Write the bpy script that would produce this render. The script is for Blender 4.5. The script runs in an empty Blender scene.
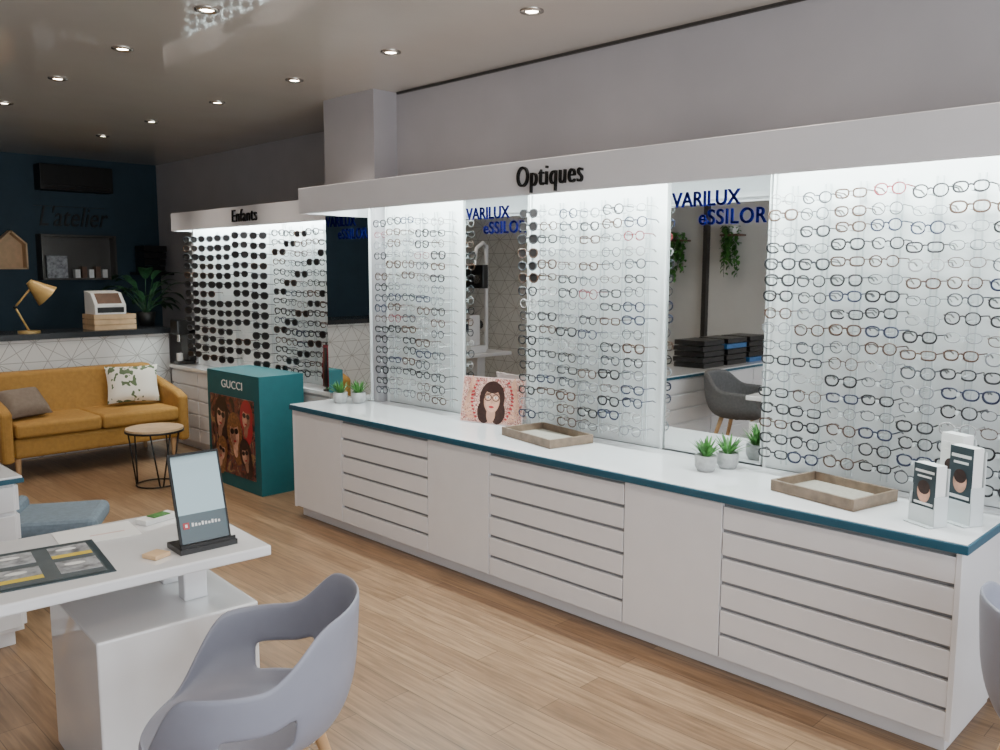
import bpy, math, random
from mathutils import Vector, Matrix
random.seed(7)
C=bpy.context.scene.collection
# ---------------------------------------------------------------- materials
def newmat(name):
    m=bpy.data.materials.new(name); m.use_nodes=True
    return m, m.node_tree.nodes, m.node_tree.links, m.node_tree.nodes['Principled BSDF']
def mat(name,col,rough=.5,metal=0,emit=None,es=0,noise=0,nscale=20,trans=0,alpha=1,coat=0,bump=0,ior=1.5):
    m,N,L,b=newmat(name)
    b.inputs['Base Color'].default_value=(*col,1); b.inputs['Roughness'].default_value=rough; b.inputs['IOR'].default_value=ior
    b.inputs['Metallic'].default_value=metal; b.inputs['Alpha'].default_value=alpha
    b.inputs['Transmission Weight'].default_value=trans; b.inputs['Coat Weight'].default_value=coat
    if emit: b.inputs['Emission Color'].default_value=(*emit,1); b.inputs['Emission Strength'].default_value=es
    if noise or bump:
        tc=N.new('ShaderNodeTexCoord'); n=N.new('ShaderNodeTexNoise'); n.inputs['Scale'].default_value=nscale; n.inputs['Detail'].default_value=4
        L.new(tc.outputs['Object'],n.inputs['Vector'])
        if noise:
            r=N.new('ShaderNodeValToRGB')
            r.color_ramp.elements[0].position=.3; r.color_ramp.elements[1].position=.7
            r.color_ramp.elements[0].color=(*[c*(1-noise) for c in col],1); r.color_ramp.elements[1].color=(*[min(1,c*(1+noise)) for c in col],1)
            L.new(n.outputs['Fac'],r.inputs['Fac']); L.new(r.outputs['Color'],b.inputs['Base Color'])
        if bump:
            bp=N.new('ShaderNodeBump'); bp.inputs['Strength'].default_value=bump; bp.inputs['Distance'].default_value=.004
            L.new(n.outputs['Fac'],bp.inputs['Height']); L.new(bp.outputs['Normal'],b.inputs['Normal'])
    return m
def floor_mat():
    m,N,L,b=newmat('oak_planks')
    tc=N.new('ShaderNodeTexCoord'); sx=N.new('ShaderNodeSeparateXYZ'); cx=N.new('ShaderNodeCombineXYZ')
    L.new(tc.outputs['Object'],sx.inputs[0]); L.new(sx.outputs['Y'],cx.inputs['X']); L.new(sx.outputs['X'],cx.inputs['Y'])
    br=N.new('ShaderNodeTexBrick'); br.inputs['Scale'].default_value=1
    br.inputs['Brick Width'].default_value=1.25; br.inputs['Row Height'].default_value=.125; br.inputs['Mortar Size'].default_value=.0015
    br.inputs['Mortar Smooth'].default_value=.3; br.offset=.37; br.inputs['Bias'].default_value=0
    br.inputs['Color1'].default_value=(.215,.128,.070,1); br.inputs['Color2'].default_value=(.315,.205,.120,1); br.inputs['Mortar'].default_value=(.09,.055,.03,1)
    L.new(cx.outputs[0],br.inputs['Vector'])
    mp=N.new('ShaderNodeMapping'); mp.inputs['Scale'].default_value=(1.6,22,1); L.new(cx.outputs[0],mp.inputs['Vector'])
    n=N.new('ShaderNodeTexNoise'); n.inputs['Scale'].default_value=2.2; n.inputs['Detail'].default_value=7; n.inputs['Distortion'].default_value=.6; L.new(mp.outputs[0],n.inputs['Vector'])
    r=N.new('ShaderNodeValToRGB'); r.color_ramp.elements[0].position=.3; r.color_ramp.elements[0].color=(.60,.57,.54,1); r.color_ramp.elements[1].position=.7; r.color_ramp.elements[1].color=(1.14,1.13,1.12,1)
    L.new(n.outputs['Fac'],r.inputs['Fac'])
    mx=N.new('ShaderNodeMixRGB'); mx.blend_type='MULTIPLY'; mx.inputs['Fac'].default_value=1
    L.new(br.outputs['Color'],mx.inputs[1]); L.new(r.outputs['Color'],mx.inputs[2]); L.new(mx.outputs[0],b.inputs['Base Color'])
    b.inputs['Roughness'].default_value=.33
    return m
def tri_mat(name,a0,a1):
    # white wallpaper with thin geometric grey lines; a0,a1 = object axes
    m,N,L,b=newmat(name)
    tc=N.new('ShaderNodeTexCoord'); sx=N.new('ShaderNodeSeparateXYZ'); L.new(tc.outputs['Object'],sx.inputs[0])
    def math_(op,a,c=None):
        n=N.new('ShaderNodeMath'); n.operation=op
        for i,v in enumerate((a,c)):
            if v is None: continue
            if isinstance(v,(int,float)): n.inputs[i].default_value=v
            else: L.new(v,n.inputs[i])
        return n.outputs[0]
    out=None
    for ang,s in ((30,.17),(150,.17),(90,.17),(60,.294),(120,.294)):
        c,si=math.cos(math.radians(ang)),math.sin(math.radians(ang))
        v=math_('ADD',math_('MULTIPLY',sx.outputs[a0],c/s),math_('MULTIPLY',sx.outputs[a1],si/s))
        fr=math_('FRACT',v); l=math_('LESS_THAN',fr,.035 if s<.2 else .02)
        out=l if out is None else math_('MAXIMUM',out,l)
    mx=N.new('ShaderNodeMixRGB'); mx.inputs[1].default_value=(.72,.71,.69,1); mx.inputs[2].default_value=(.38,.36,.34,1)
    L.new(out,mx.inputs[0]); L.new(mx.outputs[0],b.inputs['Base Color']); b.inputs['Roughness'].default_value=.6
    return m
def ramp_mat(name,stops,scale,rough=.35,dist=1.5):
    m,N,L,b=newmat(name); tc=N.new('ShaderNodeTexCoord'); n=N.new('ShaderNodeTexNoise'); n.inputs['Scale'].default_value=scale; n.inputs['Detail'].default_value=5; n.inputs['Distortion'].default_value=dist
    r=N.new('ShaderNodeValToRGB'); e=r.color_ramp.elements
    while len(e)<len(stops): e.new(.5)
    for q,(p,c) in zip(e,stops): q.position=p; q.color=(*c,1)
    L.new(tc.outputs['Object'],n.inputs['Vector']); L.new(n.outputs['Fac'],r.inputs['Fac']); L.new(r.outputs['Color'],b.inputs['Base Color']); b.inputs['Roughness'].default_value=rough
    return m
M=dict(
 wall=mat('wall_grey_paint',(.43,.415,.435),.75,noise=.03,nscale=4,bump=.1),
 ceil=mat('stretch_ceiling',(.55,.515,.47),.035,noise=.03,nscale=2,ior=1.95),
 navy=mat('navy_paint',(.018,.045,.068),.7,noise=.08,nscale=5),
 whitewall=mat('white_wall_paint',(.7,.69,.67),.7,noise=.02,nscale=5),
 white=mat('white_laminate',(.78,.77,.79),.32,noise=.015,nscale=8),
 canopy=mat('canopy_laminate',(.76,.75,.78),.4,noise=.015,nscale=8),
 panel=mat('display_panel_white',(.82,.85,.85),.25,noise=.02,nscale=15),
 gloss=mat('white_gloss_lacquer',(.82,.82,.84),.06,noise=.01,nscale=3,coat=.5),
 groove=mat('grey_handle_recess',(.30,.30,.31),.4,metal=.2,noise=.05),
 teal=mat('teal_laminate',(.015,.085,.135),.35,noise=.05),
 tealbox=mat('teal_fabric',(.006,.10,.115),.55,noise=.05),
 mirror=mat('mirror_silver',(.86,.88,.87),.01,metal=1),
 dmirror=mat('dark_mirror',(.13,.165,.17),.05,metal=1),
 black=mat('black_plastic',(.012,.012,.013),.3,noise=.1),
 blackm=mat('black_metal',(.015,.015,.015),.45,metal=.5,noise=.1),
 acet=mat('black_acetate',(.005,.005,.007),.3),
 tort=mat('tortoise_acetate',(.06,.026,.012),.3,noise=.6,nscale=180),
 navyf=mat('navy_acetate',(.008,.014,.045),.3),
 silver=mat('silver_wire',(.24,.25,.265),.35,metal=.3),
 gun=mat('gunmetal_wire',(.06,.065,.075),.35,metal=.4),
 clear=mat('clear_acetate',(.36,.35,.35),.15),
 redf=mat('red_acetate',(.22,.03,.04),.2),
 lensd=mat('dark_sun_lens',(.02,.018,.018),.08),
 acry=mat('acrylic_rod',(.62,.66,.67),.15),
 led=mat('led_strip',(1,1,1),.4,emit=(.82,1,.97),es=18),
 spot=mat('spot_bulb',(1,1,1),.4,emit=(1,.86,.68),es=40),
 chrome=mat('brushed_steel',(.55,.52,.48),.25,metal=1),
 mustard=mat('mustard_fabric',(.34,.175,.034),.8,noise=.12,nscale=30,bump=.3),
 cush=mat('taupe_fabric',(.17,.13,.10),.9,noise=.1,nscale=40,bump=.3),
 wood=mat('beech_wood',(.50,.30,.15),.5,noise=.15,nscale=12),
 oakt=mat('light_oak_top',(.50,.35,.21),.45,noise=.15,nscale=12),
 traym=mat('grey_brown_wood',(.19,.135,.095),.55,noise=.25,nscale=25),
 traybot=mat('tray_linen',(.36,.33,.28),.8,noise=.1,nscale=60),
 chairg=mat('grey_lavender_plastic',(.27,.28,.345),.42,noise=.02),
 chaird=mat('dark_grey_fabric',(.12,.12,.125),.9,noise=.15,nscale=50,bump=.3),
 slate=mat('slate_blue_fabric',(.13,.17,.21),.9,noise=.12,nscale=50,bump=.3),
 bartop=mat('bar_black_top',(.02,.022,.026),.25,noise=.1),
 tri=tri_mat('geometric_wallpaper',0,2), trix=tri_mat('geometric_wallpaper_side',1,2),
 green=mat('leaf_green',(.055,.19,.035),.5,noise=.4,nscale=40),
 dgreen=mat('dark_leaf_green',(.02,.075,.03),.35,noise=.4,nscale=30),
 pot=mat('concrete_pot',(.36,.36,.36),.85,noise=.12,nscale=60,bump=.3),
 gold=mat('brass_paint',(.55,.36,.13),.4,metal=.3,noise=.05),
 blue=mat('vinyl_blue',(.0015,.003,.085),.9,ior=1.2),
 paper=mat('white_paper',(.8,.8,.79),.6,noise=.01),
 yellow=mat('print_yellow',(.68,.50,.06),.5), gprint=mat('print_grey',(.30,.31,.33),.5,noise=.6,nscale=35),
 dkprint=mat('print_dark',(.03,.05,.06),.35,noise=.2), skin=mat('print_skin',(.60,.33,.23),.5,noise=.25,nscale=25),
 hair=mat('print_hair',(.035,.015,.012),.4,noise=.3,nscale=60), redp=mat('print_red',(.38,.02,.03),.4),
 blond=mat('print_auburn',(.22,.09,.03),.4,noise=.5,nscale=50), skin2=mat('print_skin_shadow',(.30,.14,.09),.5,noise=.25,nscale=25),
 skin3=mat('print_skin_mid',(.50,.26,.18),.5,noise=.1,nscale=25),
 pink=mat('print_pink',(.68,.50,.48),.5,noise=.05), tealg=mat('dark_teal_card',(.012,.04,.05),.15),
 greyg=mat('grey_glossy_card',(.13,.15,.16),.12,noise=.05), brown=mat('brown_wood_panel',(.13,.07,.045),.5,noise=.2),
 bluec=mat('print_blue',(.03,.12,.30),.4,noise=.3,nscale=40), beige=mat('raw_pine',(.62,.42,.24),.6,noise=.1),
 floor=floor_mat(), alu=mat('dark_aluminium',(.08,.075,.07),.4,metal=.6), device=mat('device_white',(.6,.6,.62),.35,noise=.02), screen=mat('device_screen',(.03,.04,.06),.1,noise=.1),
 poster=ramp_mat('fashion_poster_print',[(.0,(.008,.006,.008)),(.42,(.02,.015,.015)),(.5,(.22,.05,.03)),(.56,(.05,.03,.05)),(.64,(.38,.20,.08)),(.75,(.03,.05,.07))],9),
 hands=ramp_mat('hands_print',[(.0,(.72,.58,.56)),(.46,(.66,.42,.34)),(.52,(.10,.03,.03)),(.56,(.40,.04,.05)),(.60,(.70,.45,.36)),(.8,(.80,.70,.68))],32,dist=2.5),
)
def leafprint():
    m,N,L,b=newmat('leaf_print_fabric'); tc=N.new('ShaderNodeTexCoord'); v=N.new('ShaderNodeTexVoronoi'); v.inputs['Scale'].default_value=11
    n=N.new('ShaderNodeTexNoise'); n.inputs['Scale'].default_value=9; ad=N.new('ShaderNodeMixRGB'); ad.inputs[0].default_value=.25
    L.new(tc.outputs['Object'],ad.inputs[1]); L.new(tc.outputs['Object'],n.inputs['Vector']); L.new(n.outputs['Color'],ad.inputs[2])
    r=N.new('ShaderNodeValToRGB'); r.color_ramp.interpolation='CONSTANT'
    r.color_ramp.elements[0].color=(.10,.14,.07,1); r.color_ramp.elements[1].position=.38; r.color_ramp.elements[1].color=(.74,.70,.62,1)
    L.new(ad.outputs[0],v.inputs['Vector']); L.new(v.outputs['Distance'],r.inputs['Fac']); L.new(r.outputs['Color'],b.inputs['Base Color']); b.inputs['Roughness'].default_value=.85
    return m
M['leafp']=leafprint()
# ---------------------------------------------------------------- mesh builder
class MB:
    def __init__(s): s.v=[];s.f=[];s.m=[];s.sm=[];s.mats=[];s.T=Matrix.Identity(4)
    def mi(s,k):
        if k not in s.mats: s.mats.append(k)
        return s.mats.index(k)
    def add(s,vs,fs,k,smooth=False):
        o=len(s.v); i=s.mi(k); s.v+= [tuple(s.T@Vector(p)) for p in vs]
        for f in fs: s.f.append([o+a for a in f]); s.m.append(i); s.sm.append(smooth)
    def box(s,x0,x1,y0,y1,z0,z1,k):
        s.add([(x0,y0,z0),(x1,y0,z0),(x1,y1,z0),(x0,y1,z0),(x0,y0,z1),(x1,y0,z1),(x1,y1,z1),(x0,y1,z1)],
              [(0,3,2,1),(4,5,6,7),(0,1,5,4),(1,2,6,5),(2,3,7,6),(3,0,4,7)],k)
    def cyl(s,a,b,r0,k,r1=None,n=14,caps=True,smooth=True):
        r1=r0 if r1 is None else r1; a=Vector(a);b=Vector(b);d=(b-a).normalized()
        u=d.orthogonal().normalized();w=d.cross(u)
        vs=[tuple(a+(u*math.cos(t)+w*math.sin(t))*r0) for t in [2*math.pi*i/n for i in range(n)]]+[tuple(b+(u*math.cos(t)+w*math.sin(t))*r1) for t in [2*math.pi*i/n for i in range(n)]]
        s.add(vs,[(i,(i+1)%n,n+(i+1)%n,n+i) for i in range(n)],k,smooth)
        if caps: s.add(vs,[tuple(range(n))[::-1],tuple(range(n,2*n))],k)
    def tube(s,pts,r,k,n=5,closed=False,smooth=True):
        P=[Vector(p) for p in pts]; L=len(P); vs=[]; up=None
        for i,p in enumerate(P):
            a=P[i-1] if (i>0 or closed) else P[i]; b=P[(i+1)%L] if (i<L-1 or closed) else P[i]
            d=(b-a).normalized()
            if up is None: up=d.orthogonal().normalized()
            u=(up-d*up.dot(d)); u=u.normalized() if u.length>1e-6 else d.orthogonal().normalized(); up=u; w=d.cross(u)
            for j in range(n):
                t=2*math.pi*j/n; vs.append(tuple(p+(u*math.cos(t)+w*math.sin(t))*r))
        fs=[]
        for i in range(L if closed else L-1):
            i2=(i+1)%L
            for j in range(n): fs.append((i*n+j,i*n+(j+1)%n,i2*n+(j+1)%n,i2*n+j))
        if not closed: fs+= [tuple(range(n))[::-1],tuple(range((L-1)*n,L*n))]
        s.add(vs,fs,k,smooth)
    def lathe(s,c,prof,k,n=24,smooth=True):
        vs=[];c=Vector(c)
        for r,z in prof:
            for j in range(n):
                t=2*math.pi*j/n; vs.append((c.x+r*math.cos(t),c.y+r*math.sin(t),c.z+z))
        fs=[(i*n+j,i*n+(j+1)%n,(i+1)*n+(j+1)%n,(i+1)*n+j) for i in range(len(prof)-1) for j in range(n)]
        s.add(vs,fs,k,smooth)
    def poly(s,pts,k): s.add(pts,[tuple(range(len(pts)))],k)
    def disc(s,c,u,w,ru,rw,k,n=20,a0=0,a1=360):
        c=Vector(c);u=Vector(u);w=Vector(w)
        s.poly([tuple(c+u*ru*math.cos(t)+w*rw*math.sin(t)) for t in [math.radians(a0+(a1-a0)*i/n) for i in range(n)]],k)
    def sph(s,c,r,k,sc=(1,1,1),n=16,m=10):
        vs=[];fs=[]
        for i in range(m+1):
            a=math.pi*i/m
            for j in range(n):
                b=2*math.pi*j/n; vs.append((c[0]+r*sc[0]*math.sin(a)*math.cos(b),c[1]+r*sc[1]*math.sin(a)*math.sin(b),c[2]+r*sc[2]*math.cos(a)))
        for i in range(m):
            for j in range(n): fs.append((i*n+j,(i+1)*n+j,(i+1)*n+(j+1)%n,i*n+(j+1)%n))
        s.add(vs,fs,k,True)
    def build(s,name,bevel=0,seg=2,parent=None,subsurf=0,solid=0):
        me=bpy.data.meshes.new(name); me.from_pydata(s.v,[],s.f)
        for k in s.mats: me.materials.append(M[k])
        me.polygons.foreach_set('material_index',s.m); me.polygons.foreach_set('use_smooth',s.sm); me.update()
        o=bpy.data.objects.new(name,me); C.objects.link(o)
        if solid: q=o.modifiers.new('solid','SOLIDIFY'); q.thickness=solid; q.offset=0
        if bevel: q=o.modifiers.new('bevel','BEVEL'); q.width=bevel; q.segments=seg; q.limit_method='ANGLE'; q.angle_limit=.6
        if subsurf: q=o.modifiers.new('sub','SUBSURF'); q.levels=subsurf; q.render_levels=subsurf
        if parent: o.parent=parent
        return o
def TR(x,y,z=0,rot=0): return Matrix.Translation((x,y,z))@Matrix.Rotation(math.radians(rot),4,'Z')
def text(name,body,loc,face,height,width,k,parent,ext=.002,offset=0,shear=0,sp=1.0):
    cu=bpy.data.curves.new(name,'FONT'); cu.body=body; cu.size=1; cu.extrude=ext; cu.offset=offset; cu.shear=shear; cu.space_character=sp
    cu.align_x='CENTER'; cu.align_y='CENTER'
    o=bpy.data.objects.new(name,cu); C.objects.link(o); cu.materials.append(M[k])
    bpy.context.view_layer.update(); d=o.dimensions
    o.scale=(width/max(d.x,.01),height/max(d.y,.01),1)
    o.rotation_euler=(math.pi/2,0,{'-X':-math.pi/2,'-Y':0}[face]); o.location=loc
    if parent: o.parent=parent
    return o
def simple(name,x0,x1,y0,y1,z0,z1,k,bevel=0,parent=None):
    b=MB(); b.box(x0,x1,y0,y1,z0,z1,k); return b.build(name,bevel,parent=parent)
# ---------------------------------------------------------------- room
CZ=2.83
simple('floor',-2.6,4.4,-2.2,9.9,-.1,0,'floor')
simple('ceiling',-2.6,4.4,-2.2,9.9,CZ,CZ+.1,'ceil')
simple('wall_right',3.65,3.8,-2.2,4.62,0,CZ,'wall')
simple('wall_recess',4.2,4.35,5.2,9.9,0,CZ,'wall')
simple('wall_pillar',3.46,4.35,4.62,5.2,0,CZ,'wall')
simple('wall_far',-2.6,4.35,9.7,9.9,0,CZ,'navy')
simple('wall_left',-2.6,-2.4,-2.2,9.9,0,CZ,'whitewall')
b=MB(); b.box(-2.6,4.4,-2.2,-2.0,0,.25,'whitewall'); b.box(-2.6,4.4,-2.2,-2.0,2.6,CZ,'whitewall'); b.box(-2.6,-2.2,-2.2,-2.0,.25,2.6,'whitewall'); b.box(3.4,4.4,-2.2,-2.0,.25,2.6,'whitewall'); b.build('wall_back')
b=MB()
for x in (-2.2,-.34,1.53,3.34): b.box(x,x+.06,-2.15,-2.05,.25,2.6,'alu')
b.box(-2.2,3.4,-2.15,-2.05,.25,.31,'alu'); b.box(-2.2,3.4,-2.15,-2.05,2.54,2.6,'alu'); b.build('window_1')
simple('trim_1',3.635,3.65,-2.0,4.6,CZ-.015,CZ,'alu')
simple('wall_partition',-.8,-.6,6.5,9.7,0,CZ,'trix')
simple('wall_display_backing',3.735,4.2,5.21,7.9,.767,2.17,'canopy')
# ---------------------------------------------------------------- main counter cabinet
FX=2.99; ZC=.766; Y0,Y1=.824,4.94
b=MB()
YP=4.61
def two(x0,xe,y0,y1,z0,z1,k):
    b.box(x0,3.455,y0,y1,z0,z1,k); b.box(3.455,xe,y0,YP,z0,z1,k)
two(FX+.05,3.53,Y0+.03,Y1-.02,0,.07,'white')
two(FX+.02,3.53,Y0+.015,Y1-.005,.067,ZC-.035,'groove')
b.box(FX-.002,3.53,Y0,Y0+.02,.067,ZC-.035,'white'); b.box(FX-.002,3.455,Y1-.02,Y1,.067,ZC-.035,'white')
ys=[Y0,1.71,2.20,3.06,3.55,4.38,Y1]
for i in range(6):
    a,c=ys[i]+.003,ys[i+1]-.003
    if i%2==0:
        n=6; zt=ZC-.037; zb=.075; h=(zt-zb)/n
        for j in range(n):
            b.box(FX,FX+.02,a,c,zb+j*h,zb+(j+1)*h-.017,'white')
    else: b.box(FX,FX+.02,a,c,.075,ZC-.042,'white')
two(FX-.02,3.535,Y0-.02,Y1+.01,ZC-.035,ZC-.004,'teal')
two(FX-.014,3.53,Y0-.014,Y1+.004,ZC-.004,ZC,'gloss')
b.build('display_counter_cabinet',.0015,1)
# ---------------------------------------------------------------- canopy
b=MB(); CB,CT=2.01,2.17; CY0,CY1=.3,4.80
b.box(FX,FX+.02,CY0,CY1,CB,CT,'canopy'); b.box(FX+.02,3.455,CY0,CY1,CT-.02,CT,'canopy'); b.box(3.455,3.645,CY0,YP,CT-.02,CT,'canopy'); b.box(FX+.02,3.455,CY1-.02,CY1,CB,CT-.02,'canopy')
b.box(FX+.02,FX+.05,CY0,CY1-.02,CB+.02,CB+.05,'canopy')
b.box(3.28,3.30,CY0+.1,CY1-.1,CT-.035,CT-.02,'led')
can=b.build('canopy_light_box',.002,1)
text('sign_lettering','Optiques',(FX-.012,2.655,2.088),'-X',.125,.40,'blackm',can,ext=.008,offset=-.008,shear=.05,sp=1.12)
# ---------------------------------------------------------------- glasses
def rim_pts(w,h,n,seg,cy,cz,skew=0):
    out=[]
    for i in range(seg):
        t=2*math.pi*i/seg; c,s=math.cos(t),math.sin(t)
        y=math.copysign(abs(c)**(2/n),c)*w; z=math.copysign(abs(s)**(2/n),s)*h
        if z<0: y*=1-skew*(-z/h)
        out.append((0,cy+y,cz+z))
    return out
def glasses(b,x,y,z,style,k,rot=0,sc=1.0,depth=.11,lens=None):
    T=b.T; b.T=T@TR(x,y,z,rot)@Matrix.Scale(sc,4)
    w,h,n,sk,r=style
    gap=.009; cyo=w+gap
    for sgn in (-1,1):
        pts=rim_pts(w,h,n,18,0,0,sk); pts=[(p[0],sgn*cyo+p[1],p[2]) for p in pts]
        b.tube(pts,r,k,n=4,closed=True)
        if lens: b.poly(pts,lens)
        e=sgn*(cyo+w)
        b.tube([(0,e,h*.45),(.006,e+sgn*.005,h*.5),(depth*.75,e+sgn*.004,h*.42),(depth,e+sgn*.002,h*.42-.012)],min(r,.0030),k,n=4)
    b.tube([(0,-gap*1.15,h*.30),(-.002,0,h*.42),(0,gap*1.15,h*.30)],r*1.1,k,n=4)
    b.T=T
STY=[(.026,.019,2.6,.10,.0040),(.025,.022,2.2,.05,.0034),(.027,.017,3.2,.08,.0037),(.024,.023,2.0,0,.0023),(.027,.021,2.7,.18,.0046),(.026,.018,2.4,.1,.0019)]
def panel(name,ya,yb,px,nc,nr,z0,z1,rot=0,sun=lambda c,r:False,bold=.45,seed=1,front=.13,sc=1.0,jit=.012):
    rnd=random.Random(seed)
    b=MB(); b.box(px,px+.06,ya,yb,ZC+.001,CT-.021,'panel')
    b.box(px-.012,px,ya,ya+.012,ZC+.001,CT-.025,'panel'); b.box(px-.012,px,yb-.012,yb,ZC+.001,CT-.025,'panel')
    m_=.03; dy=(yb-ya-2*m_)/nc; dz=(z1-z0)/(nr-1)
    for c in range(nc):
        y=ya+m_+dy*(c+.5)
        for o in (-.012,.012): b.box(px-.022,px-.016,y+o-.003,y+o+.003,ZC+.03,z1+.06,'acry')
        off=rnd.uniform(-.012,.012)
        for r in range(nr):
            z=z0+dz*r+off
            b.box(px-front-.004,px-.016,y-.006,y+.006,z-.012,z-.008,'acry')
            b.box(px-front-.006,px-front-.002,y-.006,y+.006,z-.012,z+.004,'acry')
            if rnd.random()<.02: continue
            if sun(c,r):
                st=(.029,.023,2.5,.15,.004); k=rnd.choice(['acet','acet','tort','gun']); lens='lensd'
            else:
                if rnd.random()<bold: k=rnd.choice(['acet','acet','acet','acet','tort','tort','navyf']); st=rnd.choice([STY[0],STY[2],STY[4],STY[1]])
                else: k=rnd.choice(['silver','gun','gun','clear','tort','redf' if rnd.random()<.3 else 'silver']); st=rnd.choice([STY[3],STY[5],STY[1]])
                lens=None
            glasses(b,px-front,y+rnd.uniform(-jit,jit)*.5,z+rnd.uniform(-.004,.004),st,k,rot+rnd.uniform(-4,4),sc*rnd.uniform(.96,1.08),depth=front-.025,lens=lens)
    b.build(name)
PX=3.54
panel('eyeglasses_display_panel',.60,1.825,PX,8,17,.86,1.955,seed=3,bold=.55,sc=1.0)
panel('eyeglasses_display_panel',2.375,3.285,PX,6,17,.86,1.955,sun=lambda c,r:c==5 and r>10,seed=5,bold=.45,sc=.99)
panel('eyeglasses_display_panel',3.835,4.605,PX,5,17,.86,1.955,seed=8,bold=.5,sc=1.0)
# mirrors
def mirror(y0,y1,x,z0=.772,ttl=True):
    b=MB(); b.box(x,x+.018,y0,y1,z0,2.14,'panel'); b.box(x-.003,x,y0+.004,y1-.004,z0+.004,2.138,'mirror')
    o=b.build('wall_mirror'); w=y1-y0; yc=(y0+y1)/2
    for d in (0,.0022):
        text('lettering_top','VARILUX',(x-.005,y1-.37*w+d,1.985+d*.5),'-X',.070,.70*w,'blue',o,ext=.0008,offset=.012)
        text('lettering_bottom','eSSILOR',(x-.0052,y0+.36*w+d,1.898+d*.5),'-X',.070,.66*w,'blue',o,ext=.0008,offset=.010,sp=1.1)
mirror(1.84,2.36,PX-.005); mirror(3.30,3.82,PX-.005); mirror(4.66,5.17,3.436)
# ---------------------------------------------------------------- second (far) display
b=MB()
b.box(3.52,4.19,5.22,7.9,0,.07,'white'); b.box(3.50,4.19,5.22,7.9,.07,.735,'white')
for y in (5.22,5.76,6.3,6.83,7.37):
    for j in range(5): b.box(3.485,3.50,y+.004,y+.53,.08+j*.13,.08+j*.13+.115,'white')
b.box(3.47,4.19,5.21,7.92,.736,.766,'gloss')
b.build('far_counter_cabinet',.002,1)
b=MB(); b.box(3.47,3.49,5.21,7.74,2.01,2.17,'canopy'); b.box(3.49,3.734,5.21,7.74,2.15,2.17,'canopy'); b.box(3.49,3.66,7.72,7.74,2.01,2.15,'canopy')
b.box(3.52,3.54,5.3,7.65,2.135,2.15,'led')
can2=b.build('far_canopy_light_box')
text('sign_lettering','Enfants',(3.46,6.37,2.09),'-X',.10,.40,'blackm',can2,ext=.006,offset=-.004,shear=.05,sp=1.1)
panel('sunglasses_display_panel',6.12,7.70,3.67,5,14,.88,1.93,rot=26,sun=lambda c,r:True,seed=11,front=.13,sc=1.12,jit=.005)
panel('eyeglasses_display_panel',5.23,6.10,3.67,5,15,.87,1.94,rot=12,seed=12,front=.13,bold=.7,sun=lambda c,r:(c+r)%4==0)
# small stand with spectacle cords
b=MB(); b.lathe((3.505,5.30,.767),[(0,0),(.03,0),(.03,.012),(.008,.02),(.008,.36),(0,.365)],'black',n=12)
for i in range(10):
    a=i*.628; b.tube([(3.505+.012*math.cos(a),5.30+.02*math.sin(a),1.10),(3.505+.022*math.cos(a),5.30+.035*math.sin(a),.95),(3.505+.018*math.cos(a),5.30+.03*math.sin(a),.80)],.007,['black','redf','tort'][i%3],n=5)
b.cyl((3.505,5.30,1.09),(3.505,5.30,1.11),.025,'redf'); b.build('cord_display_stand')
# espresso machine
b=MB(); b.box(3.49,3.66,7.75,7.87,.767,.80,'black'); b.box(3.58,3.66,7.73,7.89,.80,1.15,'black'); b.box(3.48,3.66,7.73,7.89,1.05,1.19,'black'); b.cyl((3.53,7.81,.98),(3.53,7.81,1.05),.018,'chrome'); b.cyl((3.53,7.81,.80),(3.53,7.81,.87),.03,'paper'); b.build('espresso_machine',.012)
# ---------------------------------------------------------------- ceiling downlights
def downlight(x,y,fix=True):
    b=MB(); b.lathe((x,y,CZ),[(.055,0),(.055,-.006),(.040,-.012),(.034,-.004),(.028,-.002)],'chrome',n=20)
    b.disc((x,y,CZ-.004),(1,0,0),(0,-1,0),.03,.03,'spot'); b.build('ceiling_downlight')
    l=bpy.data.lights.new('downlight','SPOT'); l.energy=31; l.spot_size=math.radians(100); l.spot_blend=.8; l.color=(1,.89,.77); l.shadow_soft_size=.04
    o=bpy.data.objects.new('downlight_lamp',l); C.objects.link(o); o.location=(x,y,CZ-.03)
for y in (.6,1.65,2.75,3.79,4.76,5.77,6.87,7.9): downlight(2.96,y)
for y in (.6,1.65,2.7,3.79,4.76,5.77,6.87,7.9): downlight(1.91,y)
for y in (1.65,3.79,5.77,7.2): downlight(.6,y)
for y in (3.5,5.6): downlight(-1.3,y)  # added lamps, out of view, to brighten the left wall in the mirrors
# ---------------------------------------------------------------- teal poster cabinet
b=MB(); b.box(3.07,3.44,5.52,6.32,.0,.885,'tealbox')
b.box(3.064,3.07,5.60,6.27,.10,.70,'poster')
u=(0,-1,0);w=(0,0,1);x=3.063
def face(b,x,y,z,s,hk='hair',sk='skin',tilt=0):
    ct,st=math.cos(tilt),math.sin(tilt)
    U=Vector((0,-ct,-st)); W=Vector((0,-st,ct))
    c0=Vector((x,y,z))
    def P(a,bb,dx): return c0+U*a*s+W*bb*s+Vector((-dx,0,0))
    b.disc(P(0,.015,0),U,W,.095*s,.125*s,hk); b.disc(P(.03,-.08,.0001),U,W,.07*s,.12*s,hk)
    b.disc(P(0,-.09,.0003),U,W,.03*s,.06*s,sk); b.disc(P(0,0,.0006),U,W,.058*s,.086*s,sk)
    b.disc(P(-.02,0,.0008),U,W,.034*s,.07*s,'skin2' if sk=='skin' else 'skin')
    b.disc(P(0,.07,.0011),U,W,.06*s,.03*s,hk)
    for d in (-.027,.027): b.disc(P(d,.018,.0014),U,W,.025*s,.019*s,'acet')
    b.disc(P(0,-.045,.0014),U,W,.02*s,.007*s,'redp')
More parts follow.
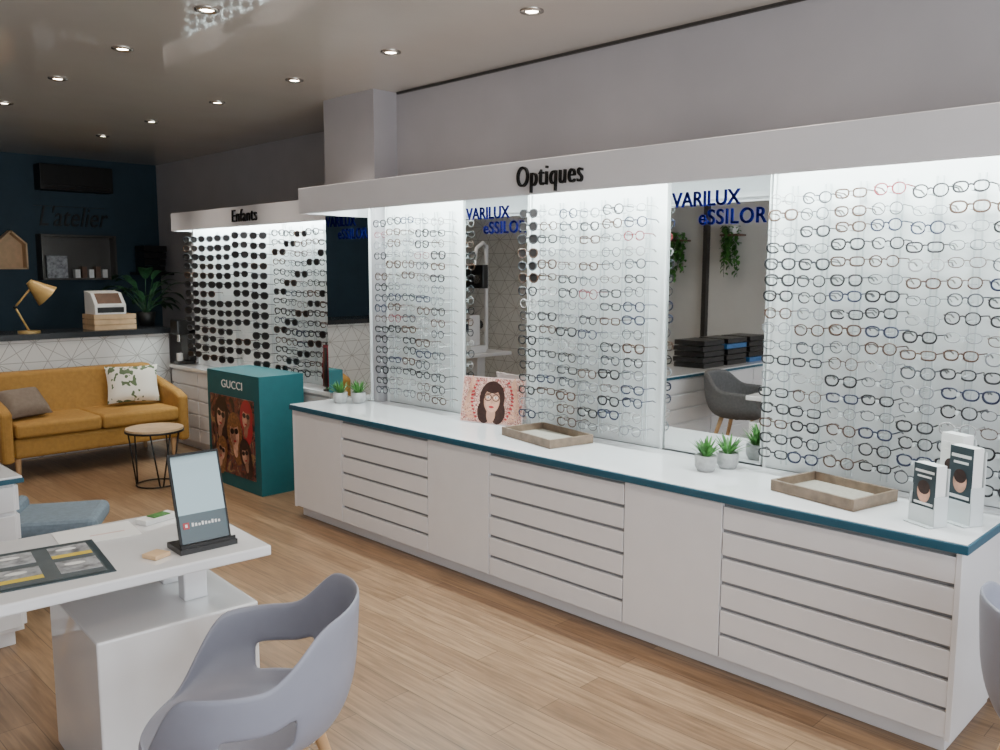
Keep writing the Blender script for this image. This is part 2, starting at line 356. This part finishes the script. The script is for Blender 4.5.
face(b,x,6.10,.53,1.15,'hair','skin2',.2); face(b,x-.002,5.89,.42,1.2,'blond','skin',-.1); face(b,x,5.71,.56,1.0,'redp','skin2',.1); face(b,x-.0035,6.10,.26,.9,'blond','skin',.3); face(b,x-.0035,5.73,.28,.9,'hair','skin2',-.2)
pc=b.build('poster_cabinet')
text('cabinet_lettering','GUCCI',(3.066,5.92,.79),'-X',.06,.32,'paper',pc,ext=.001)
# ---------------------------------------------------------------- bar
b=MB(); b.box(.3,3.42,8.08,8.16,0,1.05,'tri'); b.box(.3,3.42,8.16,8.6,0,1.05,'white'); b.box(.28,3.6,8.04,8.66,1.05,1.10,'bartop'); b.box(3.42,3.55,8.08,8.6,0,1.05,'tri'); b.build('bar_counter')
# sofa
b=MB()
b.box(1.92,3.24,7.24,7.98,.18,.34,'mustard'); b.box(1.925,2.578,7.20,7.85,.345,.46,'mustard'); b.box(2.582,3.235,7.20,7.85,.345,.46,'mustard')
def slab(b,x0,x1,pts,k):
    n=len(pts); vs=[(x0,y,z) for y,z in pts]+[(x1,y,z) for y,z in pts]
    b.add(vs,[tuple(range(n)),tuple(range(2*n-1,n-1,-1))]+[(i,n+i,n+(i+1)%n,(i+1)%n) for i in range(n)],k)
slab(b,1.90,3.26,[(7.72,.40),(7.82,.80),(7.98,.80),(7.94,.30),(7.72,.30)],'mustard')
for xa in (1.82,3.22):
    slab(b,xa,xa+.09,[(7.18,.16),(7.18,.56),(7.30,.60),(7.82,.70),(7.96,.70),(7.96,.16)],'mustard')
for xx in (1.95,3.2):
    for yy in (7.28,7.9): b.cyl((xx,yy,0),(xx,yy,.18),.015,'wood',r1=.025)
b.build('sofa',.03,3)
def pillow(name,c,sx,sy,th,k,rx,rz):
    b=MB(); b.T=Matrix.Translation(c)@Matrix.Rotation(math.radians(rz),4,'Z')@Matrix.Rotation(math.radians(rx),4,'X')
    n=14
    for sg in (1,-1):
        vs=[];fs=[]
        for i in range(n+1):
            for j in range(n+1):
                a=i/n*2-1;d=j/n*2-1
                e=(1-a**4)*(1-d**4)
                vs.append((a*sx*(1-.07*(1-d*d)),sg*th*max(e,0)**.5,d*sy*(1-.07*(1-a*a))))
        for i in range(n):
            for j in range(n):
                q=(i*(n+1)+j,(i+1)*(n+1)+j,(i+1)*(n+1)+j+1,i*(n+1)+j+1); fs.append(q if sg<0 else q[::-1])
        b.add(vs,fs,k,True)
    b.build(name)
pillow('leaf_print_cushion',(3.00,7.62,.645),.22,.17,.07,'leafp',-18,-14)
pillow('taupe_cushion',(2.08,7.52,.585),.19,.14,.07,'cush',-45,20)
# coffee table
b=MB(); cx,cy=2.68,6.43
b.cyl((cx,cy,.435),(cx,cy,.45),.21,'oakt',n=36); b.lathe((cx,cy,.42),[(.205,0),(.215,0),(.215,.015),(.205,.015)],'blackm',n=36)
for i in range(3):
    a=math.radians(120*i+20)
    for d in (-.25,.25): b.tube([(cx+.19*math.cos(a+d*1.6),cy+.19*math.sin(a+d*1.6),.43),(cx+.15*math.cos(a+d*.3),cy+.15*math.sin(a+d*.3),.008)],.006,'blackm',n=6)
b.tube([(cx+.15*math.cos(t*.3142),cy+.15*math.sin(t*.3142),.008) for t in range(20)],.006,'blackm',closed=True)
b.build('coffee_table')
# ---------------------------------------------------------------- bar items
b=MB(); lx,ly=2.36,8.22
b.cyl((lx,ly,1.10),(lx,ly,1.12),.09,'gold',n=24)
b.tube([(lx,ly,1.12),(lx-.10,ly,1.33)],.009,'gold'); b.tube([(lx-.10,ly,1.33),(lx+.06,ly,1.52)],.009,'gold'); b.sph((lx-.10,ly,1.33),.016,'blackm')
b.cyl((lx+.03,ly-.01,1.54),(lx+.16,ly-.03,1.42),.035,'gold',r1=.11,n=24,caps=False); b.cyl((lx+.02,ly-.01,1.55),(lx+.04,ly-.012,1.53),.03,'gold'); b.sph((lx+.13,ly-.02,1.45),.035,'paper')
b.build('desk_lamp')
b=MB(); x0,x1,y0,y1=2.88,3.26,8.12,8.42
for z in (1.102,1.152,1.202):
    b.box(x0,x1,y0,y0+.012,z,z+.042,'beige'); b.box(x0,x1,y1-.012,y1,z,z+.042,'beige'); b.box(x0,x0+.012,y0+.012,y1-.012,z,z+.042,'beige'); b.box(x1-.012,x1,y0+.012,y1-.012,z,z+.042,'beige')
b.box(x0+.012,x1-.012,y0+.012,y1-.012,1.102,1.23,'wood'); b.build('wooden_crate')
b=MB(); slab(b,2.90,3.18,[(8.14,1.245),(8.14,1.33),(8.24,1.44),(8.40,1.46),(8.40,1.245)],'paper'); slab(b,2.92,3.16,[(8.138,1.26),(8.138,1.31),(8.14,1.31),(8.14,1.26)],'black')
slab(b,2.93,3.15,[(8.15,1.345),(8.235,1.438),(8.24,1.434),(8.155,1.34)],'brown'); b.build('cash_register',.008)
def leaf(b,base,az,el,L,W,k,curl=.6,n=6):
    vs=[];d=Vector((math.cos(az),math.sin(az),0));sd=Vector((-math.sin(az),math.cos(az),0)); p=Vector(base); e=el
    for i in range(n+1):
        t=i/n; w=W*math.sin(math.pi*min(1,t*.93+.07))**.8 if i<n else 0.001
        vs+= [tuple(p-sd*w+Vector((0,0,w*.25))),tuple(p),tuple(p+sd*w+Vector((0,0,w*.25)))]
        p=p+(d*math.cos(e)+Vector((0,0,1))*math.sin(e))*(L/n); e-=curl/n*1.5
    fs=[]
    for i in range(n):
        for j in range(2): fs.append((i*3+j,i*3+j+1,(i+1)*3+j+1,(i+1)*3+j))
    b.add(vs,fs,k,True)
b=MB(); rx,ry=3.50,8.46
b.lathe((rx,ry,1.101),[(0,0),(.07,0),(.09,.14),(.08,.14),(.075,.12),(0,.12)],'blackm')
rn=random.Random(4)
for i in range(24):
    az=rn.uniform(0,6.28)
    if math.cos(az)<-.35 and i%4: az=math.pi-az
    st=rn.uniform(.12,.40); el=rn.uniform(.6,1.35); p0=Vector((rx,ry,1.21)); p1=p0+Vector((math.cos(az)*math.cos(el),math.sin(az)*math.cos(el),math.sin(el)))*st
    b.tube([p0,(p0+p1)/2+Vector((0,0,.02)),p1],.004,'dgreen'); leaf(b,p1,az,el-.4,rn.uniform(.2,.32),rn.uniform(.04,.07),'dgreen',curl=.9)
b.build('potted_houseplant')
# far wall items
b=MB(); b.box(2.92,3.64,9.50,9.70,2.47,2.73,'blackm'); b.box(2.95,3.61,9.49,9.50,2.49,2.52,'black'); b.build('air_conditioner_unit',.03,3)
o=MB(); o.box(2.9,3.65,9.66,9.70,1.55,2.02,'alu'); o.box(2.9,3.65,9.52,9.66,1.55,1.57,'alu'); o.box(2.9,3.65,9.52,9.66,2.0,2.02,'alu'); o.box(2.9,2.92,9.52,9.66,1.57,2.0,'alu'); o.box(3.63,3.65,9.52,9.66,1.57,2.0,'alu')
for i in range(5): o.box(3.22+i*.07,3.27+i*.07,9.54,9.62,1.57,1.66+.03*(i%2),'brown' if i%2 else 'paper')
o.box(2.95,3.15,9.55,9.57,1.57,1.80,'gprint'); o.build('wall_shelf')
bt=MB(); bt.box(2.9,3.62,9.692,9.70,2.315,2.32,'black'); sg=bt.build('wall_sign')
text('lettering',"L'atelier",(3.27,9.685,2.20),'-Y',.21,.70,'black',sg,ext=.006,offset=0,shear=.3)
b=MB()
pts=[(2.50,1.66),(2.78,1.66),(2.78,1.92),(2.64,2.05),(2.50,1.92)]
for i in range(5):
    p,q=pts[i],pts[(i+1)%5]; d=Vector((q[0]-p[0],q[1]-p[1]));nn=Vector((-d.y,d.x)).normalized()*.015
    b.add([(p[0],9.56,p[1]),(q[0],9.56,q[1]),(q[0]+nn.x,9.56,q[1]+nn.y),(p[0]+nn.x,9.56,p[1]+nn.y),(p[0],9.70,p[1]),(q[0],9.70,q[1]),(q[0]+nn.x,9.70,q[1]+nn.y),(p[0]+nn.x,9.70,p[1]+nn.y)],[(0,1,2,3),(4,7,6,5),(0,4,5,1),(3,2,6,7),(1,5,6,2),(0,3,7,4)],'beige')
b.poly([(p[0],9.69,p[1]) for p in pts],'beige'); b.build('house_shaped_shelf')
b=MB(); b.box(3.85,4.18,9.3,9.70,1.60,1.63,'black')
for i in range(4): b.box(3.88,4.10+.01*i,9.35,9.6,1.63+i*.075,1.695+i*.075,'black')
b.build('box_shelf')
# ---------------------------------------------------------------- desk
b=MB(); b.T=TR(1.39,2.45,0,-4)
b.box(-1.75,0,0,.62,.715,.75,'gloss')
b.box(-.22,-.14,.20,.26,.55,.715,'gloss'); b.box(-.22,-.14,.40,.46,.55,.715,'gloss')
b.box(-.54,-.03,.05,.60,0,.55,'gloss'); b.box(-1.70,-1.62,.05,.58,0,.715,'gloss')
b.build('reception_desk',.006,2)
# tabletop mirror stand
b=MB(); b.T=TR(1.225,2.60,.7505,-3)
b.box(-.095,.095,-.055,.06,0,.018,'black'); b.box(-.09,.09,-.052,-.046,.018,.03,'black')
b.T=b.T@Matrix.Translation((0,-.03,.018))@Matrix.Rotation(math.radians(-16),4,'X')
b.box(-.085,.085,0,.008,0,.30,'blackm'); b.box(-.078,.078,-.002,0,.10,.292,'dmirror'); b.box(-.078,.078,-.002,0,.008,.10,'tealg')
b.box(-.068,-.048,-.003,-.002,.055,.075,'redp'); b.box(-.062,-.054,-.0035,-.003,.06,.07,'paper')
for i in range(9): b.box(-.04+i*.011,-.033+i*.011,-.003,-.002,.06,.072-(i%3)*.002,'paper')
b.build('tabletop_mirror',.001,1)
# catalogue mat
b=MB(); b.T=TR(.93,2.555,.7505,-9)
b.box(-.60,0,0,.37,0,.003,'dkprint')
b.box(-.58,-.02,.02,.35,.003,.0035,'greyg')
for i,(xx,yy,k) in enumerate([(-.14,.22,'yellow'),(-.30,.22,'gprint'),(-.46,.22,'yellow'),(-.14,.06,'gprint'),(-.30,.06,'yellow'),(-.46,.06,'bluec')]):
    b.box(xx,xx+.115,yy,yy+.03,.0035,.0042,k); b.box(xx,xx+.115,yy+.032,yy+.12,.0035,.0042,'gprint'); b.disc((xx+.05,yy+.08,.0045),(1,0,0),(0,1,0),.03,.014,'paper')
b.build('catalogue_mat')
b=MB(); b.T=TR(1.07,2.60,.7505,20); b.box(-.03,.03,-.03,.03,0,.014,'beige'); b.build('wooden_coaster',.002)
b=MB(); b.T=TR(1.24,2.99,.7505,15); b.box(-.07,.07,-.03,.03,0,.018,'paper'); b.box(-.03,.04,-.025,.02,.018,.022,'green'); b.build('wipes_packet',.006)
b=MB(); b.T=TR(1.05,2.98,.7505,-8); b.box(-.15,.1,-.1,.09,0,.0015,'paper'); b.box(-.05,.06,-.03,-.02,.0015,.002,'pink'); b.build('paper_sheet')
# ---------------------------------------------------------------- shell chair
def shell_chair(name,x,y,rot,k,back=.80,arm=.665,front=.455,R=.265,slots=True,pad=0,legk='wood'):
    # local: back towards +X, front towards -X
    b=MB(); b.T=TR(x,y,0,rot)
    n=56; m=16; vs=[];fs=[]
    def rimh(t):
        d=abs((t+180)%360-180)
        if d<38: return back-.012*(d/38)**2
        if d<75: s=(d-38)/37; s=s*s*(3-2*s); return (back-.012)*(1-s)+arm*s
        if d<112: return arm-.01*((d-75)/37)
        if d<150: s=(d-112)/38; s=s*s*(3-2*s); return (arm-.01)*(1-s)+front*s
        return front-.02*((d-150)/30)
    for i in range(m+1):
        s=i/m
        for j in range(n):
            t=360*j/n; a=math.radians(t); h=rimh(t)
            if s<.4:
                q=s/.4; r=R*.72*q; z=.435+.004*q*q
            else:
                q=(s-.4)/.6; r=R*(.72+.28*math.sin(min(1,q*1.6)*math.pi/2)) + R*.10*max(0,q-.5)*(1 if abs((t+180)%360-180)<60 else .6)
                z=.439+(h-.439)*(1-math.cos(q*math.pi/2))**.85 if h<.5 else .439+(h-.439)*q**1.35
            vs.append((r*math.cos(a)*1.03,r*math.sin(a)*1.05,z))
    for i in range(m):
        for j in range(n):
            t=360*(j+.5)/n; d=abs((t+180)%360-180)
            if slots and 56<d<96 and 9<=i<=11: continue
            fs.append((i*n+j,(i+1)*n+j,(i+1)*n+(j+1)%n,i*n+(j+1)%n))
    b.add(vs,fs,k,True)
    o=b.build(name+'_tmp',solid=.012+pad,subsurf=1); o.name='shell'
    l=MB(); l.T=b.T
    for sx in (-1,1):
        for sy in (-1,1):
            l.cyl((sx*.13,sy*.13,.43),(sx*.24,sy*.22,0),.02,legk,r1=.012)
    l.box(-.15,.15,-.012,.012,.405,.43,'blackm'); l.box(-.012,.012,-.15,.15,.405,.43,'blackm'); l.cyl((0,0,.41),(0,0,.435),.12,'blackm')
    l=l.build('legs')
    e=bpy.data.objects.new(name,None); C.objects.link(e); o.parent=e; l.parent=e
shell_chair('shell_armchair',1.055,1.99,-38,'chairg')
shell_chair('shell_armchair',2.57,.36,120,'chairg')
shell_chair('upholstered_armchair',.50,3.60,80,'chaird',slots=False,pad=.03,R=.29)
# upholstered stool
b=MB(); b.T=TR(1.38,4.50,0,-30)
b.box(-.23,.20,-.20,.20,.36,.45,'slate'); b.box(-.25,-.18,-.20,.20,.36,.50,'slate')
for sx in (-1,1):
    for sy in (-1,1): b.cyl((sx*.15,sy*.13,.37),(sx*.21,sy*.17,0),.017,'wood',r1=.011)
b.build('upholstered_stool',.035,3)
# peninsula cabinet at left
b=MB(); b.box(-1.2,1.06,4.03,4.52,.07,.735,'white'); b.box(-1.15,1.03,4.06,4.49,0,.07,'white'); b.box(-1.22,1.09,4.0,4.55,.736,.757,'teal'); b.box(-1.21,1.085,4.005,4.545,.757,.766,'gloss')
for j in range(5): b.box(1.06,1.075,4.04,4.51,.09+j*.13,.09+j*.13+.112,'white')
for j in range(5):
    for q in range(3): b.box(-1.18+q*.75,-.45+q*.75,4.015,4.03,.09+j*.13,.09+j*.13+.112,'white')
b.build('drawer_cabinet',.002,1)
b=MB()
for q in range(3):
    for j in range(5): b.box(-.9+q*.42,-.55+q*.42+.02*(j%2),4.12,4.44,.767+j*.052,.767+j*.052+.044,'black' if (j*2+q)%7 else 'bluec')
b.build('frame_case_stack')
# eye-test instrument stand (seen in a mirror)
b=MB(); ex,ey=.45,6.95
b.box(ex-.35,ex+.35,ey-.2,ey+.2,.70,.74,'device'); b.box(ex-.06,ex+.06,ey-.06,ey+.06,.03,.70,'device'); b.box(ex-.28,ex+.28,ey-.22,ey+.22,0,.03,'blackm')
b.box(ex-.02,ex+.22,ey-.12,ey+.14,.741,.82,'device'); b.box(ex+.02,ex+.18,ey-.06,ey+.12,.82,1.16,'device'); b.box(ex+.18,ex+.19,ey-.05,ey+.09,.98,1.12,'screen'); b.cyl((ex-.04,ey,1.05),(ex+.02,ey,1.05),.05,'black')
b.cyl((ex-.28,ey+.15,.74),(ex-.28,ey+.15,1.95),.025,'device')
b.tube([(ex-.28,ey+.15,1.93),(ex-.16,ey+.08,1.97),(ex+.02,ey,1.90),(ex+.10,ey-.06,1.78)],.022,'device',n=8)
b.box(ex+.02,ex+.10,ey-.19,ey-.01,1.46,1.72,'black'); b.box(ex+.02,ex+.10,ey+.01,ey+.19,1.46,1.72,'black'); b.cyl((ex+.07,ey-.03,1.70),(ex+.07,ey-.03,1.80),.02,'chrome')
for s_ in (-.1,.1): b.cyl((ex+.10,ey+s_,1.56),(ex+.115,ey+s_,1.56),.05,'chrome')
b.build('eye_test_instrument',.008)
# left wall: hanging vines, brown cabinet frames
def vine(y,z):
    b=MB(); b.lathe((-2.30,y,z),[(0,0),(.05,0),(.07,.1),(.0,.1)],'paper'); rn=random.Random(int(y*10))
    for i in range(16):
        a=rn.uniform(0,6.28); L=rn.uniform(.25,.65); p=Vector((-2.28+.06*math.cos(a),y+.09*math.sin(a),z+.09))
        b.tube([p,p+Vector((0.01,.02,-L*.5)),p+Vector((0,0,-L))],.003,'dgreen',n=4)
        for t in range(12): leaf(b,p+Vector((0,0,-L*t/12)),rn.uniform(-1.5,1.5),rn.uniform(-.8,.3),.08,.025,'green',n=3)
    b.box(-2.4,-2.2,y-.12,y+.12,z-.02,z,'brown'); b.build('hanging_plant')
vine(5.35,2.10); vine(6.12,2.05)
for y in (4.3,5.72,6.5): simple('wardrobe_frame',-2.4,-2.33,y,y+.06,0,2.5,'alu')
# ---------------------------------------------------------------- counter-top items
def succulent(x,y):
    b=MB(); b.lathe((x,y,ZC+.001),[(0,0),(.036,0),(.047,.02),(.050,.07),(.043,.072),(.042,.06),(0,.06)],'pot')
    rn=random.Random(int(x*100+y*10))
    for i in range(46):
        a=rn.uniform(0,6.28); el=rn.uniform(.5,1.5); leaf(b,(x+.012*math.cos(a),y+.012*math.sin(a),ZC+.062),a,el,rn.uniform(.07,.105),.006,'green',curl=.25,n=4)
    b.build('potted_succulent')
for p in ((3.28,1.97),(3.40,1.93),(3.25,4.76),(3.335,4.67)): succulent(*p)
def tray(x,y,rot,w,l):
    b=MB(); b.T=TR(x,y,ZC+.001,rot); a,c=w/2,l/2
    b.box(-a,a,-c,c,0,.008,'traym'); b.box(-a+.012,a-.012,-c+.012,c-.012,.008,.010,'traybot')
    b.box(-a,a,-c,-c+.012,.008,.045,'traym'); b.box(-a,a,c-.012,c,.008,.045,'traym'); b.box(-a,-a+.012,-c+.012,c-.012,.008,.045,'traym'); b.box(a-.012,a,-c+.012,c-.012,.008,.045,'traym')
    b.build('wooden_tray',.002,1)
tray(3.31,2.95,-12,.28,.44); tray(3.265,1.385,-12,.28,.38)
# portrait sign
b=MB(); b.T=TR(3.40,3.47,ZC+.003,14); b.box(.03,.09,-.02,.02,0,.004,'paper'); b.box(.028,.032,-.02,.02,0,.14,'paper')
b.T=b.T@Matrix.Rotation(math.radians(10),4,'Y')
b.box(0,.004,-.21,.21,0,.27,'pink'); b.box(-.0005,0,-.205,.205,.005,.265,'hands')
x=-.0015; yc=0
b.disc((x,yc,.15),u,w,.085,.10,'hair'); b.disc((x-.0003,yc-.045,.07),u,w,.05,.07,'hair'); b.disc((x-.0003,yc+.045,.07),u,w,.05,.07,'hair'); b.disc((x-.0006,yc,.055),u,w,.030,.05,'skin3')
b.disc((x-.0009,yc,.135),u,w,.054,.074,'skin3'); b.disc((x-.0012,yc-.004,.135),u,w,.046,.068,'skin')
b.disc((x-.0014,yc,.20),u,w,.048,.022,'hair'); b.disc((x-.0015,yc,.128),u,w,.008,.014,'skin3')
for d in (-.026,.026):
    b.disc((x-.0017,yc+d,.152),u,w,.025,.021,'acet'); b.disc((x-.0020,yc+d,.152),u,w,.020,.016,'skin'); b.disc((x-.0023,yc+d,.153),u,w,.011,.006,'paper'); b.disc((x-.0026,yc+d,.153),u,w,.005,.005,'hair')
    b.box(x-.0021,x-.0018,yc+d-.018,yc+d+.018,.174,.178,'hair')
b.disc((x-.002,yc,.098),u,w,.018,.007,'redp')
for sg in (-1,1):
    for i in range(11):
        t=i/10; yy=yc+sg*(.13+.035*math.sin(t*3.1)); zz=.03+t*.21
        b.disc((x-.001,yy,zz),(0,-math.cos(t*2.0),math.sin(t*2.0)*sg),(0,math.sin(t*2.0)*sg,math.cos(t*2.0)),.038,.008,'skin')
        b.disc((x-.0015,yy+sg*-.028,zz+.004),u,w,.010,.006,'redp')
b.build('portrait_display_card')
# brochure holders
def brochures(x,y,rot,h,k):
    b=MB(); b.T=TR(x,y,ZC+.001,rot)
    b.box(-.06,.03,-.055,.055,0,.004,'acry'); b.box(.022,.026,-.055,.055,.004,h*.95,'acry'); b.box(-.036,-.033,-.055,.055,.004,h*.30,'acry')
    b.box(-.036,.024,-.055,-.052,.004,h*.5,'acry'); b.box(-.036,.024,.052,.055,.004,h*.5,'acry')
    b.box(-.028,.018,-.048,.048,.005,h,'paper'); b.box(-.0295,-.028,-.048,.048,.005,h,k)
    b.box(-.031,-.0295,-.04,.04,h*.86,h*.9,'paper'); b.box(-.031,-.0295,-.03,.03,h*.78,h*.81,'paper')
    b.disc((-.031,0,h*.55),(0,-1,0),(0,0,1),.028,.04,'skin'); b.disc((-.0313,0,h*.62),(0,-1,0),(0,0,1),.026,.025,'hair')
    b.box(-.031,-.0295,-.04,.04,h*.33,h*.37,'paper'); b.build('brochure_holder')
brochures(3.14,.985,-25,.215,'dkprint'); brochures(3.24,.90,-25,.275,'dkprint'); brochures(3.33,.96,-25,.30,'paper')
# ---------------------------------------------------------------- lights
def area(name,loc,sx,sy,e,col):
    l=bpy.data.lights.new(name,'AREA'); l.shape='RECTANGLE'; l.size=sx; l.size_y=sy; l.energy=e; l.color=col
    o=bpy.data.objects.new(name,l); C.objects.link(o); o.location=loc
    return o
def strip(name,x,z,y0,y1,tx,tz,e):
    o=area(name,(x,(y0+y1)/2,z),.03,abs(y1-y0),e,(.88,1,.98))
    zz=-Vector((tx-x,0,tz-z)).normalized(); yy=Vector((0,1,0)); xx=yy.cross(zz)
    o.rotation_euler=Matrix((xx,yy,zz)).transposed().to_euler()
strip('led_tube_main',3.24,2.12,.4,4.6,3.54,1.3,88)
strip('led_tube_far',3.53,2.12,5.3,7.7,3.67,1.3,36)
o=area('window_daylight',(.6,-1.9,1.5),5.2,2.2,190,(.90,.95,1))
o.rotation_euler=(-Vector((0,1,-.05))).to_track_quat('Z','Y').to_euler()
w_=bpy.data.worlds.new('World'); bpy.context.scene.world=w_; w_.use_nodes=True
bg=w_.node_tree.nodes['Background']; sky=w_.node_tree.nodes.new('ShaderNodeTexSky'); sky.sky_type='HOSEK_WILKIE'; sky.turbidity=6; sky.sun_direction=(.3,-.6,.75)
w_.node_tree.links.new(sky.outputs[0],bg.inputs[0]); bg.inputs[1].default_value=.6
# ---------------------------------------------------------------- camera
cd=bpy.data.cameras.new('camera'); cam=bpy.data.objects.new('camera',cd); C.objects.link(cam); bpy.context.scene.camera=cam
cd.sensor_width=36; cd.lens=847.8/1000*36; cd.clip_start=.05
p=math.radians(6.98); th=math.radians(45.1); r=math.radians(.12)
fw=Vector((math.sin(th)*math.cos(p),math.cos(th)*math.cos(p),-math.sin(p))); rt=Vector((math.cos(th),-math.sin(th),0)); up=rt.cross(fw)
rt2=rt*math.cos(r)+up*math.sin(r); up2=up*math.cos(r)-rt*math.sin(r)
cam.matrix_world=Matrix.Translation((0,0,1.65))@Matrix((rt2,up2,-fw)).transposed().to_4x4()
